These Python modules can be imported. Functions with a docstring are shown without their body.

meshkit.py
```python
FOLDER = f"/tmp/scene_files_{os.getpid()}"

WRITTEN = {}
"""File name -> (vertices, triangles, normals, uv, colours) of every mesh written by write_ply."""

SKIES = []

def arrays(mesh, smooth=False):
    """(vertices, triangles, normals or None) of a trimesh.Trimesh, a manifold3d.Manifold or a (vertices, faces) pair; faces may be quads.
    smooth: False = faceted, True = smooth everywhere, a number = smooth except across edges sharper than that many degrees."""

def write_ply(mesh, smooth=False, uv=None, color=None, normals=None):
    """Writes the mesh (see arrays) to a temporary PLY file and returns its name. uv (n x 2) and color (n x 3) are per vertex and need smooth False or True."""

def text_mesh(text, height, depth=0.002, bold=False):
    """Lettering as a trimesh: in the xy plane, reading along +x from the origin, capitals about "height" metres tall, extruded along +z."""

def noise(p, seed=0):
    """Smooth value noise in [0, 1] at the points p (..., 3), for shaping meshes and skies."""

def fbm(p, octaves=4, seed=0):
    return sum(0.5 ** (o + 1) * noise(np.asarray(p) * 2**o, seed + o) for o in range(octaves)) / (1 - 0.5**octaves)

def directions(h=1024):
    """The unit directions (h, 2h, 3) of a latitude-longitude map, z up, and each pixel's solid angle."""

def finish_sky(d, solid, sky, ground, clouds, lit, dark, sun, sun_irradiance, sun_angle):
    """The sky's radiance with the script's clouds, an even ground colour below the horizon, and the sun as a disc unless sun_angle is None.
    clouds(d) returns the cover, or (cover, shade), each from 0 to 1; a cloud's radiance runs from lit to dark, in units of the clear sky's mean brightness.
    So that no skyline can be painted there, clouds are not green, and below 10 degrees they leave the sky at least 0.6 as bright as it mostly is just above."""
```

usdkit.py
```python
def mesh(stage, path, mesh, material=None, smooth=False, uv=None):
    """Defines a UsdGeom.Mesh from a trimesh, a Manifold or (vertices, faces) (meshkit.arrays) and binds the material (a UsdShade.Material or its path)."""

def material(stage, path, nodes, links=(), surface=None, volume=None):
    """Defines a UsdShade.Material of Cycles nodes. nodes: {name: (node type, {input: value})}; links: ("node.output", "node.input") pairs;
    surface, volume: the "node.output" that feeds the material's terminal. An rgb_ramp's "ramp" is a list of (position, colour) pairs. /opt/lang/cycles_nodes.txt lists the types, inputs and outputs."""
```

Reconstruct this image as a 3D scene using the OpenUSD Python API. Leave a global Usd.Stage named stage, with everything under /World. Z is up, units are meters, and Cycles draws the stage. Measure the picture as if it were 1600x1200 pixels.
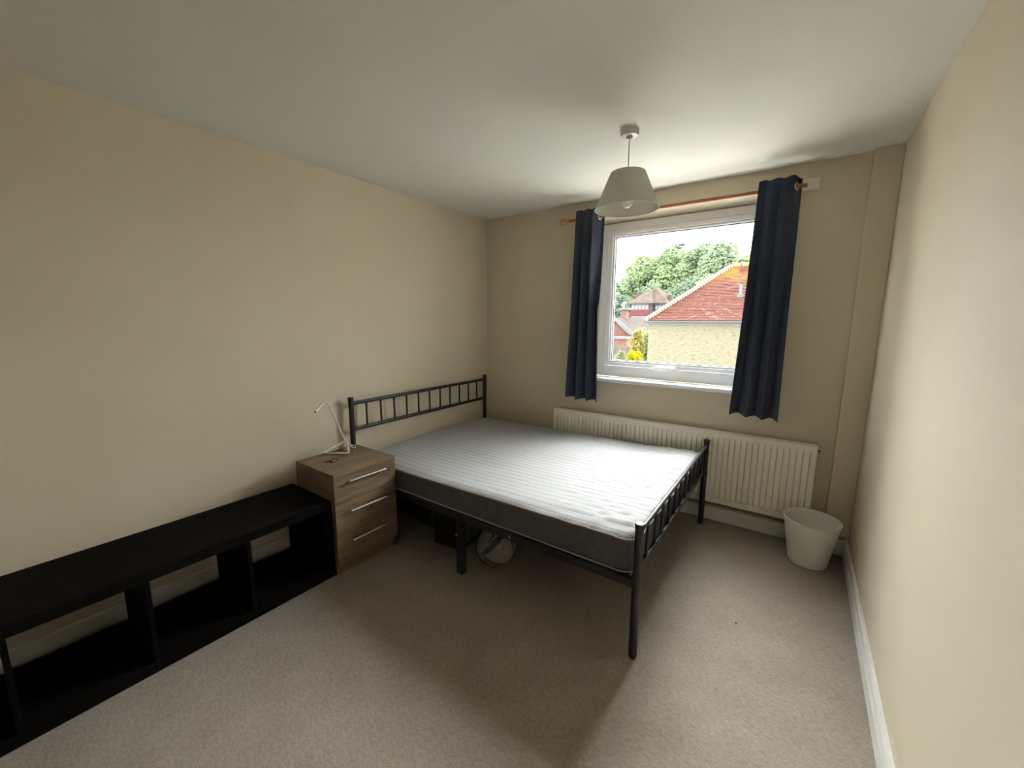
import math, random
import numpy as np
import trimesh
import manifold3d as m3
import usdkit, meshkit
from pxr import Usd, UsdGeom, UsdLux, Gf, Sdf, UsdShade

stage = Usd.Stage.CreateInMemory()
UsdGeom.SetStageUpAxis(stage, UsdGeom.Tokens.z)
UsdGeom.SetStageMetersPerUnit(stage, 1.0)
world = UsdGeom.Xform.Define(stage, '/World')
stage.SetDefaultPrim(world.GetPrim())
UsdGeom.Scope.Define(stage, '/World/Looks')

# ------------------------------------------------------------------ camera, sky, exposure
EXPOSURE = 3.12
SKY = 1.18
cam = UsdGeom.Camera.Define(stage, '/World/camera')
cam.CreateHorizontalApertureAttr(36.0)
cam.CreateVerticalApertureAttr(27.0)
cam.CreateFocalLengthAttr(36.0 * 630.9958 / 1600)
cam.CreateFStopAttr(0.0)
cam.CreateClippingRangeAttr(Gf.Vec2f(0.05, 1000))
cam.CreateExposureAttr(EXPOSURE)
R_ = np.array([0.81467581, 0.5799065, 0.00343175]); U_ = np.array([-0.09378508, 0.12590864, 0.98759879])
F_ = np.array([-0.57228287, 0.80489469, -0.1569613]); C_ = np.array([2.55128846, -3.1576286, 1.4606275])
M_ = Gf.Matrix4d(*[float(x) for x in (*R_, 0, *U_, 0, *(-F_), 0, *C_, 1)])
cam.AddTransformOp().Set(M_)

dome = UsdLux.DomeLight.Define(stage, '/World/overcast_sky')
dome.CreateIntensityAttr(1.0)
# thin overcast: even white cloud with the broad glow of the veiled sun, up and to the left of the window view
SUN_AZ, SUN_EL, GLOW_WIDTH, GLOW = -.16, .68, .60, 2.3
SUN = (math.sin(SUN_AZ) * math.cos(SUN_EL), math.cos(SUN_AZ) * math.cos(SUN_EL), math.sin(SUN_EL))
SKYMAT = usdkit.material(stage, '/World/Looks/overcast', {
    't': ('texture_coordinate', {}), 'd': ('vector_math', dict(math_type='dot_product', vector2=SUN)), 'a': ('math', dict(math_type='arccosine')),
    'w': ('math', dict(math_type='multiply', value2=1 / GLOW_WIDTH)), 'q': ('math', dict(math_type='power', value2=2.0)), 'm': ('math', dict(math_type='multiply', value2=-1.0)),
    'e': ('math', dict(math_type='exponent')), 'l': ('math', dict(math_type='multiply_add', value2=GLOW, value3=1.0)), 'k': ('math', dict(math_type='multiply', value2=SKY)),
    'b': ('background_shader', dict(color=(.97, .985, 1.0)))},
    [('t.generated', 'd.vector1'), ('d.value', 'a.value1'), ('a.value', 'w.value1'), ('w.value', 'q.value1'), ('q.value', 'm.value1'), ('m.value', 'e.value1'), ('e.value', 'l.value1'),
     ('l.value', 'k.value1'), ('k.value', 'b.strength')], surface='b.background')
UsdShade.MaterialBindingAPI.Apply(dome.GetPrim()).Bind(SKYMAT)

# ------------------------------------------------------------------ helpers
def unique(parent, name):
    base, k = name, 0
    while stage.GetPrimAtPath(f'{parent}/{name}'):
        k += 1
        name = f'{base}_{k:03d}'
    return f'{parent}/{name}'

def tag(p, label=None, cat=None, group=None, kind=None):
    for k, v in (('label', label), ('category', cat), ('group', group), ('kind', kind)):
        if v:
            p.SetCustomDataByKey(k, v)
    return p

def path_of(parent):
    return '/World' if parent is None else str(parent.GetPath())

def thing(name, label=None, cat=None, loc=(0, 0, 0), rotz=0, parent=None, group=None, kind=None):
    x = UsdGeom.Xform.Define(stage, unique(path_of(parent), name))
    x.AddTranslateOp().Set(Gf.Vec3d(*map(float, loc)))
    if rotz:
        x.AddRotateZOp().Set(float(rotz))
    return tag(x.GetPrim(), label, cat, group, kind)

def obj(name, mesh, mat, parent=None, label=None, cat=None, group=None, kind=None, smooth=False):
    if isinstance(mesh, list):
        mesh = join(mesh)
    p = usdkit.mesh(stage, unique(path_of(parent), name), mesh, mat, smooth=smooth).GetPrim()
    return tag(p, label, cat, group, kind)

def tm(m):
    if hasattr(m, 'to_mesh'):
        q = m.to_mesh()
        return trimesh.Trimesh(np.asarray(q.vert_properties)[:, :3], np.asarray(q.tri_verts), process=False)
    return m

def join(ms):
    return trimesh.util.concatenate([tm(m) for m in ms])

def hull(pts):
    return trimesh.Trimesh(np.asarray(pts, float)).convex_hull if False else trimesh.convex.convex_hull(np.asarray(pts, float))

def box(x0, x1, y0, y1, z0, z1, c=0.0):
    """axis box with optional chamfer c"""
    if c <= 0:
        m = trimesh.creation.box([x1 - x0, y1 - y0, z1 - z0]); m.apply_translation([(x0 + x1) / 2, (y0 + y1) / 2, (z0 + z1) / 2]); return m
    c = min(c, (x1 - x0) * .49, (y1 - y0) * .49, (z1 - z0) * .49)
    P = []
    for sx in (0, 1):
        for sy in (0, 1):
            for sz in (0, 1):
                X, Y, Z = (x0, x1)[sx], (y0, y1)[sy], (z0, z1)[sz]
                ix, iy, iz = (1 - 2 * sx) * c, (1 - 2 * sy) * c, (1 - 2 * sz) * c
                P += [(X, Y + iy, Z + iz), (X + ix, Y, Z + iz), (X + ix, Y + iy, Z)]
    return hull(P)

def tube(pts, r, n=12, closed=False, caps=True):
    pts = np.asarray(pts, float); N = len(pts)
    r = np.atleast_1d(np.asarray(r, float)); r = np.interp(np.linspace(0, 1, N), np.linspace(0, 1, len(r)), r) if len(r) > 1 else np.full(N, r[0])
    if closed:
        t = np.roll(pts, -1, 0) - np.roll(pts, 1, 0)
    else:
        t = np.gradient(pts, axis=0)
    t /= np.linalg.norm(t, axis=1, keepdims=True)
    up = np.array([0, 0, 1.0]) if abs(t[0][2]) < .9 else np.array([1.0, 0, 0])
    a = np.cross(t[0], up); a /= np.linalg.norm(a)
    V = []
    for i in range(N):
        a = a - t[i] * (a @ t[i]); a /= np.linalg.norm(a)
        b = np.cross(t[i], a)
        th = np.linspace(0, 2 * np.pi, n, endpoint=False)
        V.append(pts[i] + r[i] * (np.cos(th)[:, None] * a + np.sin(th)[:, None] * b))
    V = np.vstack(V); F = []
    for i in range(N if closed else N - 1):
        j = (i + 1) % N
        for k in range(n):
            l = (k + 1) % n
            F += [(i * n + k, i * n + l, j * n + l), (i * n + k, j * n + l, j * n + k)]
    if not closed and caps:
        V = np.vstack([V, pts[0], pts[-1]])
        for k in range(n):
            l = (k + 1) % n
            F += [(N * n, l, k), (N * n + 1, (N - 1) * n + k, (N - 1) * n + l)]
    m = trimesh.Trimesh(V, F, process=False)
    m.invert()
    if m.volume < 0:
        m.invert()
    return m

def cyl(a, b, r, n=16):
    return tube([a, b], r, n)

def lathe(prof, center=(0, 0, 0), n=48):
    m = trimesh.creation.revolve(np.asarray(prof, float), sections=n)
    m.apply_translation(center)
    return m

def bend(pts, r, n=6):
    """round the inner corners of a polyline"""
    pts = [np.asarray(p, float) for p in pts]; out = [pts[0]]
    for a, b, c in zip(pts, pts[1:], pts[2:]):
        u = (a - b); v = (c - b); lu, lv = np.linalg.norm(u), np.linalg.norm(v); d = min(r, lu * .45, lv * .45)
        p, q = b + u / lu * d, b + v / lv * d
        for t in np.linspace(0, 1, n):
            out.append((1 - t) ** 2 * p + 2 * t * (1 - t) * b + t * t * q)
    return np.array(out + [pts[-1]])

def prism(poly, axis, a, b):
    """extrude a 2-D polygon (list of points) along an axis from a to b. axis x: (y,z); y: (x,z); z: (x,y)"""
    import shapely
    m = trimesh.creation.extrude_polygon(shapely.Polygon(poly), b - a, engine='earcut')
    v = m.vertices.copy()
    if axis == 'x':
        w = np.stack([v[:, 2] + a, v[:, 0], v[:, 1]], 1)
    elif axis == 'y':
        w = np.stack([v[:, 0], v[:, 2] + a, v[:, 1]], 1)
    else:
        w = v + [0, 0, a]
    m = trimesh.Trimesh(w, m.faces, process=False)
    if m.volume < 0:
        m.invert()
    return m

def man(t):
    return m3.Manifold(m3.Mesh(np.asarray(t.vertices, np.float32), np.asarray(t.faces, np.uint32)))

def slabs(quad, th):
    """thick slab whose top face is the planar polygon quad; thickness measured along -normal"""
    q = np.asarray(quad, float); n = np.cross(q[1] - q[0], q[2] - q[0]); n /= np.linalg.norm(n)
    if n[2] < 0:
        n = -n
    return hull(np.vstack([q, q - n * th]))

# ------------------------------------------------------------------ materials
def mat(name, nodes, links, surface='p.BSDF'):
    return usdkit.material(stage, f'/World/Looks/{name}', nodes, links, surface=surface)

def plain(name, col, rough=.5, metal=0, spec=.5, **kw):
    return mat(name, {'p': ('principled_bsdf', dict(base_color=col, roughness=rough, metallic=metal, specular_ior_level=spec, **kw))}, [])

def noisy(name, c0, c1, scale, rough=.6, bump=0, bscale=None, bdist=.01, lo=.35, hi=.65, detail=3, stretch=None, spec=.3, metal=0, sheen=0, **kw):
    n = {'g': ('geometry', {}), 'n': ('noise_texture', dict(scale=scale, detail=detail)), 'r': ('rgb_ramp', {'ramp': [(lo, c0), (hi, c1)]}),
         'p': ('principled_bsdf', dict(roughness=rough, specular_ior_level=spec, metallic=metal, sheen_weight=sheen, **kw))}
    l = [('n.fac', 'r.fac'), ('r.color', 'p.base_color')]
    if stretch:
        n['m'] = ('mapping', dict(scale=stretch)); l += [('g.position', 'm.vector'), ('m.vector', 'n.vector')]
    else:
        l += [('g.position', 'n.vector')]
    if bump:
        n['bn'] = ('noise_texture', dict(scale=bscale or scale, detail=3)); n['b'] = ('bump', dict(strength=bump, distance=bdist))
        l += [('g.position', 'bn.vector'), ('bn.fac', 'b.height'), ('b.normal', 'p.normal')]
    return mat(name, n, l)

WALL = noisy('cream_wall_paint', (.66, .585, .440), (.68, .605, .460), 2.5, rough=.75, bump=.12, bscale=260, bdist=.002, spec=.2)
CEIL = noisy('ceiling_paint', (.77, .76, .71), (.79, .78, .73), 2, rough=.85, bump=.12, bscale=200, bdist=.002, spec=.15)
TRIM = plain('white_gloss_trim', (.72, .71, .67), .35)
UPVC = plain('white_upvc', (.91, .91, .91), .3)
SILLM = plain('white_sill', (.82, .82, .82), .3)
GASKET = plain('grey_gasket', (.12, .12, .12), .6)
BLACKMETAL = noisy('black_bed_metal', (.010, .010, .011), (.014, .014, .015), 30, rough=.38, spec=.5)
BLACKWOOD = noisy('black_brown_wood', (.0035, .003, .0026), (.006, .005, .0045), 40, rough=.6, stretch=(1, .06, 1), spec=.03)
STEEL = plain('brushed_steel', (.75, .73, .70), .28, 1)
WHITEPAINT = plain('white_lamp_paint', (.75, .72, .68), .35)
DARKPL = plain('dark_plastic', (.02, .015, .013), .4)
CORK = noisy('lamp_wood', (.42, .27, .13), (.52, .35, .18), 60, rough=.6)
BRASSKEY = plain('key_metal', (.30, .26, .20), .35, 1)
RADW = plain('radiator_enamel', (.87, .84, .73), .35)
RADD = plain('radiator_inside', (.10, .09, .08), .7)
PIPE = plain('painted_pipe', (.42, .36, .26), .45)
BINM = noisy('matt_white_plastic', (.83, .81, .75), (.86, .84, .78), 8, rough=.5)
POLEWOOD = noisy('varnished_pole_wood', (.30, .105, .05), (.42, .17, .085), 30, rough=.35, stretch=(.15, 1, 1))
FINIALW = noisy('varnished_pine', (.45, .22, .09), (.55, .29, .13), 40, rough=.35)
CREAMWOOD = plain('cream_board_paint', (.78, .74, .64), .55)
BRASS = plain('pale_metal_ring', (.8, .76, .68), .3, 1)
ROSE = plain('pendant_plastic', (.62, .57, .55), .4)
BULB = plain('opal_bulb', (.85, .83, .76), .3)

def fabric(name, c0, c1, trans):
    return mat(name, {'g': ('geometry', {}), 'n': ('noise_texture', dict(scale=70, detail=2)), 'r': ('rgb_ramp', {'ramp': [(.35, c0), (.65, c1)]}),
                      'w': ('noise_texture', dict(scale=900, detail=1)), 'b': ('bump', dict(strength=.25, distance=.002)),
                      'd': ('principled_bsdf', dict(roughness=.85, specular_ior_level=.1, sheen_weight=.1)), 't': ('translucent_bsdf', {}), 'x': ('mix_closure', dict(fac=trans))},
               [('g.position', 'n.vector'), ('g.position', 'w.vector'), ('w.fac', 'b.height'), ('b.normal', 'd.normal'), ('n.fac', 'r.fac'),
                ('r.color', 'd.base_color'), ('r.color', 't.color'), ('d.BSDF', 'x.closure1'), ('t.BSDF', 'x.closure2')], 'x.closure')
NAVY = fabric('navy_curtain_cloth', (.042, .052, .080), (.054, .066, .100), .03)
SHADE = fabric('white_shade_fabric', (.70, .68, .61), (.74, .72, .65), .36)

# carpet: flecked twist pile
CARPET = mat('beige_carpet', {
    'g': ('geometry', {}), 'n1': ('noise_texture', dict(scale=150, detail=3, roughness=.65)), 'n2': ('noise_texture', dict(scale=48, detail=3, roughness=.6)), 'n3': ('noise_texture', dict(scale=5, detail=2)),
    'm': ('mapping', dict(scale=(1, 2.0, 1), rotation=(0, 0, .6))),
    'a': ('math', dict(math_type='multiply_add', value2=.55)), 'a2': ('math', dict(math_type='multiply_add', value2=.35)),
    'k': ('math', dict(math_type='multiply', value2=.15)),
    'r': ('rgb_ramp', {'ramp': [(.28, (.165, .130, .102)), (.5, (.300, .258, .216)), (.72, (.44, .39, .34))]}),
    'b': ('bump', dict(strength=.55, distance=.0022)), 'p': ('principled_bsdf', dict(roughness=.95, specular_ior_level=.05))},
    [('g.position', 'm.vector'), ('m.vector', 'n1.vector'), ('m.vector', 'n2.vector'), ('g.position', 'n3.vector'),
     ('n3.fac', 'k.value1'), ('n2.fac', 'a2.value1'), ('k.value', 'a2.value3'), ('n1.fac', 'a.value1'), ('a2.value', 'a.value3'),
     ('a.value', 'r.fac'), ('r.color', 'p.base_color'), ('a.value', 'b.height'), ('b.normal', 'p.normal')])

def oak(name, stretch):
    return mat(name, {'g': ('geometry', {}), 'm': ('mapping', dict(scale=stretch)), 'n': ('noise_texture', dict(scale=14, detail=5, roughness=.6, distortion=.6)),
                      'n2': ('noise_texture', dict(scale=70, detail=3)), 'x': ('mix_float', dict(fac=.35)),
                      'r': ('rgb_ramp', {'ramp': [(.30, (.068, .042, .024)), (.46, (.150, .100, .060)), (.60, (.200, .140, .086)), (.72, (.105, .066, .038))]}),
                      'p': ('principled_bsdf', dict(roughness=.5, specular_ior_level=.35))},
               [('g.position', 'm.vector'), ('m.vector', 'n.vector'), ('m.vector', 'n2.vector'), ('n.fac', 'x.a'), ('n2.fac', 'x.b'), ('x.result', 'r.fac'), ('r.color', 'p.base_color')])
OAKH = oak('oak_effect_horizontal', (1, .10, 1)); OAKV = oak('oak_effect_side', (.12, 1, 1))

# mattress ticking: thin grey stripes along the bed
TICK = mat('striped_ticking', {
    'g': ('geometry', {}), 's': ('separate_xyz', {}), 'n': ('noise_texture', dict(scale=3.2, detail=2)), 'q': ('math', dict(math_type='multiply', value2=.16)),
    'd': ('math', dict(math_type='multiply', value2=1 / .0455)), 'a': ('math', dict(math_type='add')), 'f': ('math', dict(math_type='fraction')),
    'r': ('rgb_ramp', {'ramp': [(0, (.335, .333, .33)), (.40, (.335, .333, .33)), (.44, (.155, .151, .153)), (.49, (.155, .151, .153)), (.53, (.335, .333, .33)), (1, (.335, .333, .33))]}),
    'bn': ('noise_texture', dict(scale=45, detail=3)), 'b': ('bump', dict(strength=.15, distance=.004)),
    'p': ('principled_bsdf', dict(roughness=.8, specular_ior_level=.15, sheen_weight=.1))},
    [('g.position', 's.vector'), ('g.position', 'n.vector'), ('g.position', 'bn.vector'), ('n.fac', 'q.value1'), ('s.y', 'd.value1'), ('d.value', 'a.value1'), ('q.value', 'a.value2'),
     ('a.value', 'f.value1'), ('f.value', 'r.fac'), ('r.color', 'p.base_color'), ('bn.fac', 'b.height'), ('b.normal', 'p.normal')])
MATSIDE = noisy('charcoal_mattress_border', (.080, .081, .083), (.105, .106, .108), 60, rough=.85, bump=.2, bscale=300, bdist=.002)
PIPETOP = plain('taupe_piping', (.20, .165, .135), .7)
PIPEBOT = plain('grey_piping', (.30, .30, .31), .7)

GLASS = mat('window_glass', {'f': ('layer_weight', dict(blend=.5)), 'p': ('math', dict(math_type='power', value2=5.0)), 'm': ('math', dict(math_type='multiply_add', value2=.9, value3=.03)),
                             't': ('transparent_bsdf', dict(color=(.97, .985, .975))), 'gl': ('glossy_bsdf', dict(color=(1, 1, 1), roughness=.0)), 'x': ('mix_closure', {})},
            [('f.facing', 'p.value1'), ('p.value', 'm.value1'), ('m.value', 'x.fac'), ('t.BSDF', 'x.closure1'), ('gl.BSDF', 'x.closure2')], 'x.closure')

# ------------------------------------------------------------------ room shell
W, H, YB = 2.912, 2.40, -4.05
def struct(name, mesh, m, label, cat, parent=None, smooth=False):
    return obj(name, mesh, m, parent, label, cat, None, 'structure', smooth)

struct('floor', box(-.12, W + .12, YB - .1, .27, -.12, 0), CARPET, 'beige twist-pile carpet covering the bedroom floor', 'floor')
struct('ceiling', box(-.12, W + .12, YB - .1, .27, H, H + .15), CEIL, 'plain off-white painted bedroom ceiling', 'ceiling')
struct('wall_left', box(-.12, 0, YB - .1, .27, 0, H), WALL, 'long cream wall behind the headboard and black bench', 'wall')
struct('wall_right', box(W, W + .12, YB - .1, .27, 0, H), WALL, 'bare cream wall along the right side of the room', 'wall')
struct('wall_front', box(0, W, YB - .1, YB, 0, H), WALL, 'cream wall behind the viewpoint opposite the window', 'wall')
X0, X1, ZS, ZT, ZTB = 1.135, 2.385, .958, 2.264, 2.228       # window opening
wb = man(box(0, W, 0, .27, 0, H)) - man(prism([(-.1, ZS), (.5, ZS), (.5, ZTB), (.12, ZTB), (0, ZT), (-.1, ZT)], 'x', X0, X1))
struct('wall_back', tm(wb), WALL, 'cream wall with the window and radiator', 'wall')
struct('trim_1', box(2.787, W, -.044, 0, .0, H, .002), WALL, 'cream boxed-in pipe casing in the right corner beside the window wall', 'casing')

def skirting(x0, x1, y0, y1, h):
    return box(x0, x1, y0, y1, 0, h, .005)
struct('baseboard_back', [skirting(0.0, 2.787, -.018, 0, .108), skirting(2.787, W, -.060, -.044, .108)], TRIM, 'white skirting board under the radiator', 'skirting board')
struct('baseboard_left', skirting(0, .018, YB, -.018, .108), TRIM, 'white skirting board behind the bed and bench', 'skirting board')
struct('baseboard_right', prism([(W, 0), (W - .024, 0), (W - .023, .060), (W - .017, .072), (W - .017, .094), (W - .011, .100), (W, .100)], 'y', YB, -.0605), TRIM, 'white skirting board along the bare right wall', 'skirting board')

# window
win = thing('window_1', 'white uPVC window between the navy curtains', 'window', kind='structure')
def ring(x0, x1, z0, z1, wl, wr, wb_, wt, y0, y1, c=.004):
    return [box(x0, x0 + wl, y0, y1, z0, z1, c), box(x1 - wr, x1, y0, y1, z0, z1, c), box(x0 + wl - .001, x1 - wr + .001, y0, y1, z0, z0 + wb_, c), box(x0 + wl - .001, x1 - wr + .001, y0, y1, z1 - wt, z1, c)]
obj('frame', ring(X0 + .001, X1 - .001, .992, ZTB - .001, .058, .058, .088, .056, .10, .17), UPVC, win)
sash = obj('sash', ring(1.197, 2.323, 1.084, 2.170, .046, .046, .030, .034, .088, .15), UPVC, win)
obj('glazing_bead', ring(1.243, 2.277, 1.114, 2.136, .016, .016, .014, .016, .096, .13), UPVC, sash)
obj('gasket', ring(1.259, 2.261, 1.128, 2.120, .005, .005, .005, .005, .108, .13, 0), GASKET, sash)
obj('pane', box(1.262, 2.258, .120, .124, 1.131, 2.117), GLASS, win)
hd = obj('handle', [box(1.70, 1.79, .077, .089, 1.083, 1.103, .004)], UPVC, win)
obj('lever', tube(bend([(1.765, .082, 1.093), (1.765, .052, 1.093), (1.63, .046, 1.089)], .02), [.0075] * 8 + [.006]), UPVC, hd, smooth=40)
sl = obj('window_sill', [box(X0 - .035, X1 + .035, -.040, -.0005, ZS + .0, .990, .006), box(X0 + .0005, X1 - .0005, -.001, .105, ZS + .001, .9895)], SILLM, win)

# ------------------------------------------------------------------ bed
BX0, BX1, BY0, BY1 = .057, 2.078, -1.572, -.1134
bed = thing('bed_frame', 'black metal double bed frame with barred headboard and footboard', 'bed', (0, 0, 0))
def post(x, y, h):
    p = obj('post', [lathe([(0, 0), (.0155, 0), (.0185, .012), (.0185, .36), (.0205, .365), (.0205, .395), (.0175, .40), (.0175, h - .03), (.0195, h - .012), (.0205, h - .004), (.018, h), (0, h + .001)], (x, y, 0), 24)], BLACKMETAL, bed, smooth=40)
    return p
for x, h in ((BX1, .628), (BX0, .928)):
    for y in (BY0, BY1):
        post(x, y, h)
def rail_tube(x, z, r, flat=1.0):
    m = cyl((0, BY0 + .015, 0), (0, BY1 - .015, 0), r, 20)
    m.vertices[:, 2] *= flat
    m.apply_translation((x, 0, z)); return m
obj('footboard_rail', rail_tube(BX1, .586, .0108), BLACKMETAL, bed, smooth=50)
obj('footboard_rail', rail_tube(BX1, .413, .0125), BLACKMETAL, bed, smooth=50)
obj('headboard_rail', rail_tube(BX0, .884, .0130), BLACKMETAL, bed, smooth=50)
obj('headboard_rail', rail_tube(BX0, .700, .0130), BLACKMETAL, bed, smooth=50)
for k in range(1, 12):
    y = BY0 + (BY1 - BY0) * k / 12
    obj('footboard_bar', cyl((BX1, y, .415), (BX1, y, .586), .0075, 12), BLACKMETAL, bed, smooth=50)
for k in range(1, 12):
    y = BY0 + (BY1 - BY0) * k / 12
    obj('headboard_bar', cyl((BX0, y, .702), (BX0, y, .882), .0075, 12), BLACKMETAL, bed, smooth=50)
for s, y in ((0, BY0), (1, BY1)):
    ya, yb = (y - .012, y + .014) if s == 0 else (y - .014, y + .012)
    obj('side_rail', box(BX0 + .015, BX1 - .015, ya, yb, .331, .370, .003), BLACKMETAL, bed)
    ml = obj('middle_leg', [box(1.036, 1.086, ya + .001, yb + .012 * (1 - s), .006, .333, .004), box(1.038, 1.084, ya + .003, yb + .008 * (1 - s), 0, .007, .001)], BLACKMETAL, bed)
    if s == 0:
        obj('bolt', [lathe([(0, .004), (.006, .003), (.0075, 0), (.0075, -.006), (0, -.006)], (0, 0, 0), 12).apply_transform(trimesh.transformations.rotation_matrix(np.pi / 2, [1, 0, 0])).apply_translation((1.043, ya + .002, .236))], STEEL, ml, smooth=40, label='small silver bolt head')
        for bx in (1.42,):
            obj('bolt', [lathe([(0, .004), (.006, .003), (.0075, 0), (.0075, -.006), (0, -.006)], (0, 0, 0), 12).apply_transform(trimesh.transformations.rotation_matrix(np.pi / 2, [1, 0, 0])).apply_translation((bx, ya + .001, .350))], STEEL, bed, smooth=40, label='small silver bolt head')
for k in range(12):
    x = .16 + k * .165
    obj('slat', box(x, x + .065, BY0 + .012, BY1 - .012, .350, .3695, .003), BLACKMETAL, bed)

# ------------------------------------------------------------------ mattress
MX0, MX1, MY0, MY1, MZ0, MZ1 = .082, 2.061, -1.563, -.128, .371, .508
mt = thing('mattress', 'thin mattress with striped white ticking and charcoal sides on the bed', 'mattress')
def rr_outline(r, n=10, inset=0, step=.03):
    x0, x1, y0, y1 = MX0 + inset, MX1 - inset, MY0 + inset, MY1 - inset
    P = []
    for cx, cy, a0 in ((x1 - r, y0 + r, -90), (x1 - r, y1 - r, 0), (x0 + r, y1 - r, 90), (x0 + r, y0 + r, 180)):
        for a in np.radians(np.linspace(a0, a0 + 90, n)):
            P.append((cx + r * math.cos(a), cy + r * math.sin(a)))
    P = np.array(P); Q = []
    for a, b in zip(P, np.roll(P, -1, 0)):
        k = max(1, int(np.linalg.norm(b - a) / step))
        Q += [a + (b - a) * t / k for t in range(k)]
    return np.array(Q)
OUT = rr_outline(.075)
def edge_z(x, y):
    p = np.stack([np.asarray(x) * 3.0, np.asarray(y) * 3.0, np.zeros_like(np.asarray(x, float))], -1)
    foot = np.clip((np.asarray(x) - 1.0) / 1.0, 0, 1)
    q = np.stack([np.asarray(x) * 22.0, np.asarray(y) * 22.0, np.zeros_like(np.asarray(x, float))], -1)
    return MZ1 + .010 * (meshkit.noise(p, 3) - .5) + .016 * foot + .006 * foot ** 3 * (meshkit.noise(q, 5) - .5) * 2
# side border
rows = []
NS = 8
for k in range(NS + 1):
    t = k / NS
    bulge = .006 * math.sin(math.pi * t)
    cen = OUT.mean(0)
    nrm = OUT - cen; 
    tan = np.roll(OUT, -1, 0) - np.roll(OUT, 1, 0); nn = np.stack([tan[:, 1], -tan[:, 0]], 1); nn /= np.linalg.norm(nn, axis=1, keepdims=True)
    q = OUT + nn * (bulge - .006)
    z = MZ0 + (edge_z(OUT[:, 0], OUT[:, 1]) - MZ0) * t
    rows.append(np.column_stack([q, z]))
V = np.vstack(rows); n = len(OUT); Fc = []
for k in range(NS):
    for i in range(n):
        j = (i + 1) % n
        Fc += [(k * n + i, k * n + j, (k + 1) * n + j), (k * n + i, (k + 1) * n + j, (k + 1) * n + i)]
c0 = len(V); V = np.vstack([V, [cen[0], cen[1], MZ0]])
Fc += [(c0, (i + 1) % n, i) for i in range(n)]
obj('border', trimesh.Trimesh(V, Fc, process=False), MATSIDE, mt, smooth=50)
# top panel as a grid mapped into the rounded outline
nx, ny = 150, 190
u = np.linspace(0, 1, nx); u = .35 * u + .65 * (.5 - .5 * np.cos(np.pi * u)); vv = np.linspace(0, 1, ny)
inset = .004; r = .075
ys = MY0 + inset + (MY1 - MY0 - 2 * inset) * vv
def halfcut(y):
    d = np.minimum(y - MY0 - inset, MY1 - inset - y)
    return np.where(d < r, r - np.sqrt(np.maximum(r * r - (r - d) ** 2, 0)), 0)
cut = halfcut(ys)
GX = (MX0 + inset + cut)[:, None] + (MX1 - MX0 - 2 * inset - 2 * cut)[:, None] * u[None, :]
GY = np.repeat(ys[:, None], nx, 1)
dx = np.minimum(GX - (MX0 + cut[:, None]), (MX1 - cut[:, None]) - GX); dy = np.minimum(GY - MY0, MY1 - GY)
d = np.minimum(dx, dy)
rise = 1 - np.exp(-d / .030)
P3 = np.stack([GX * 5, GY * 9, GX * 0], -1); P4 = np.stack([GX * 16, GY * 26, GX * 0], -1)
GZ = edge_z(GX, GY) + .018 * rise + .016 * np.minimum(dy, .5) * 1.2 + rise * (.007 * (meshkit.noise(P3, 11) - .5) + .0022 * (meshkit.noise(P4, 12) - .5))
dxf = np.maximum((MX1 - cut[:, None]) - GX, 0)
GZ += .022 * (1 - np.exp(-dxf / .008)) * np.exp(-dxf / .30) * np.clip(dy / .10, 0, 1) ** 1.5
ph = np.mod(GY / .0455 + .16 * .5, 1.0)
GZ -= rise * .0007 * np.exp(-((ph - .47) / .07) ** 2)
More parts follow.
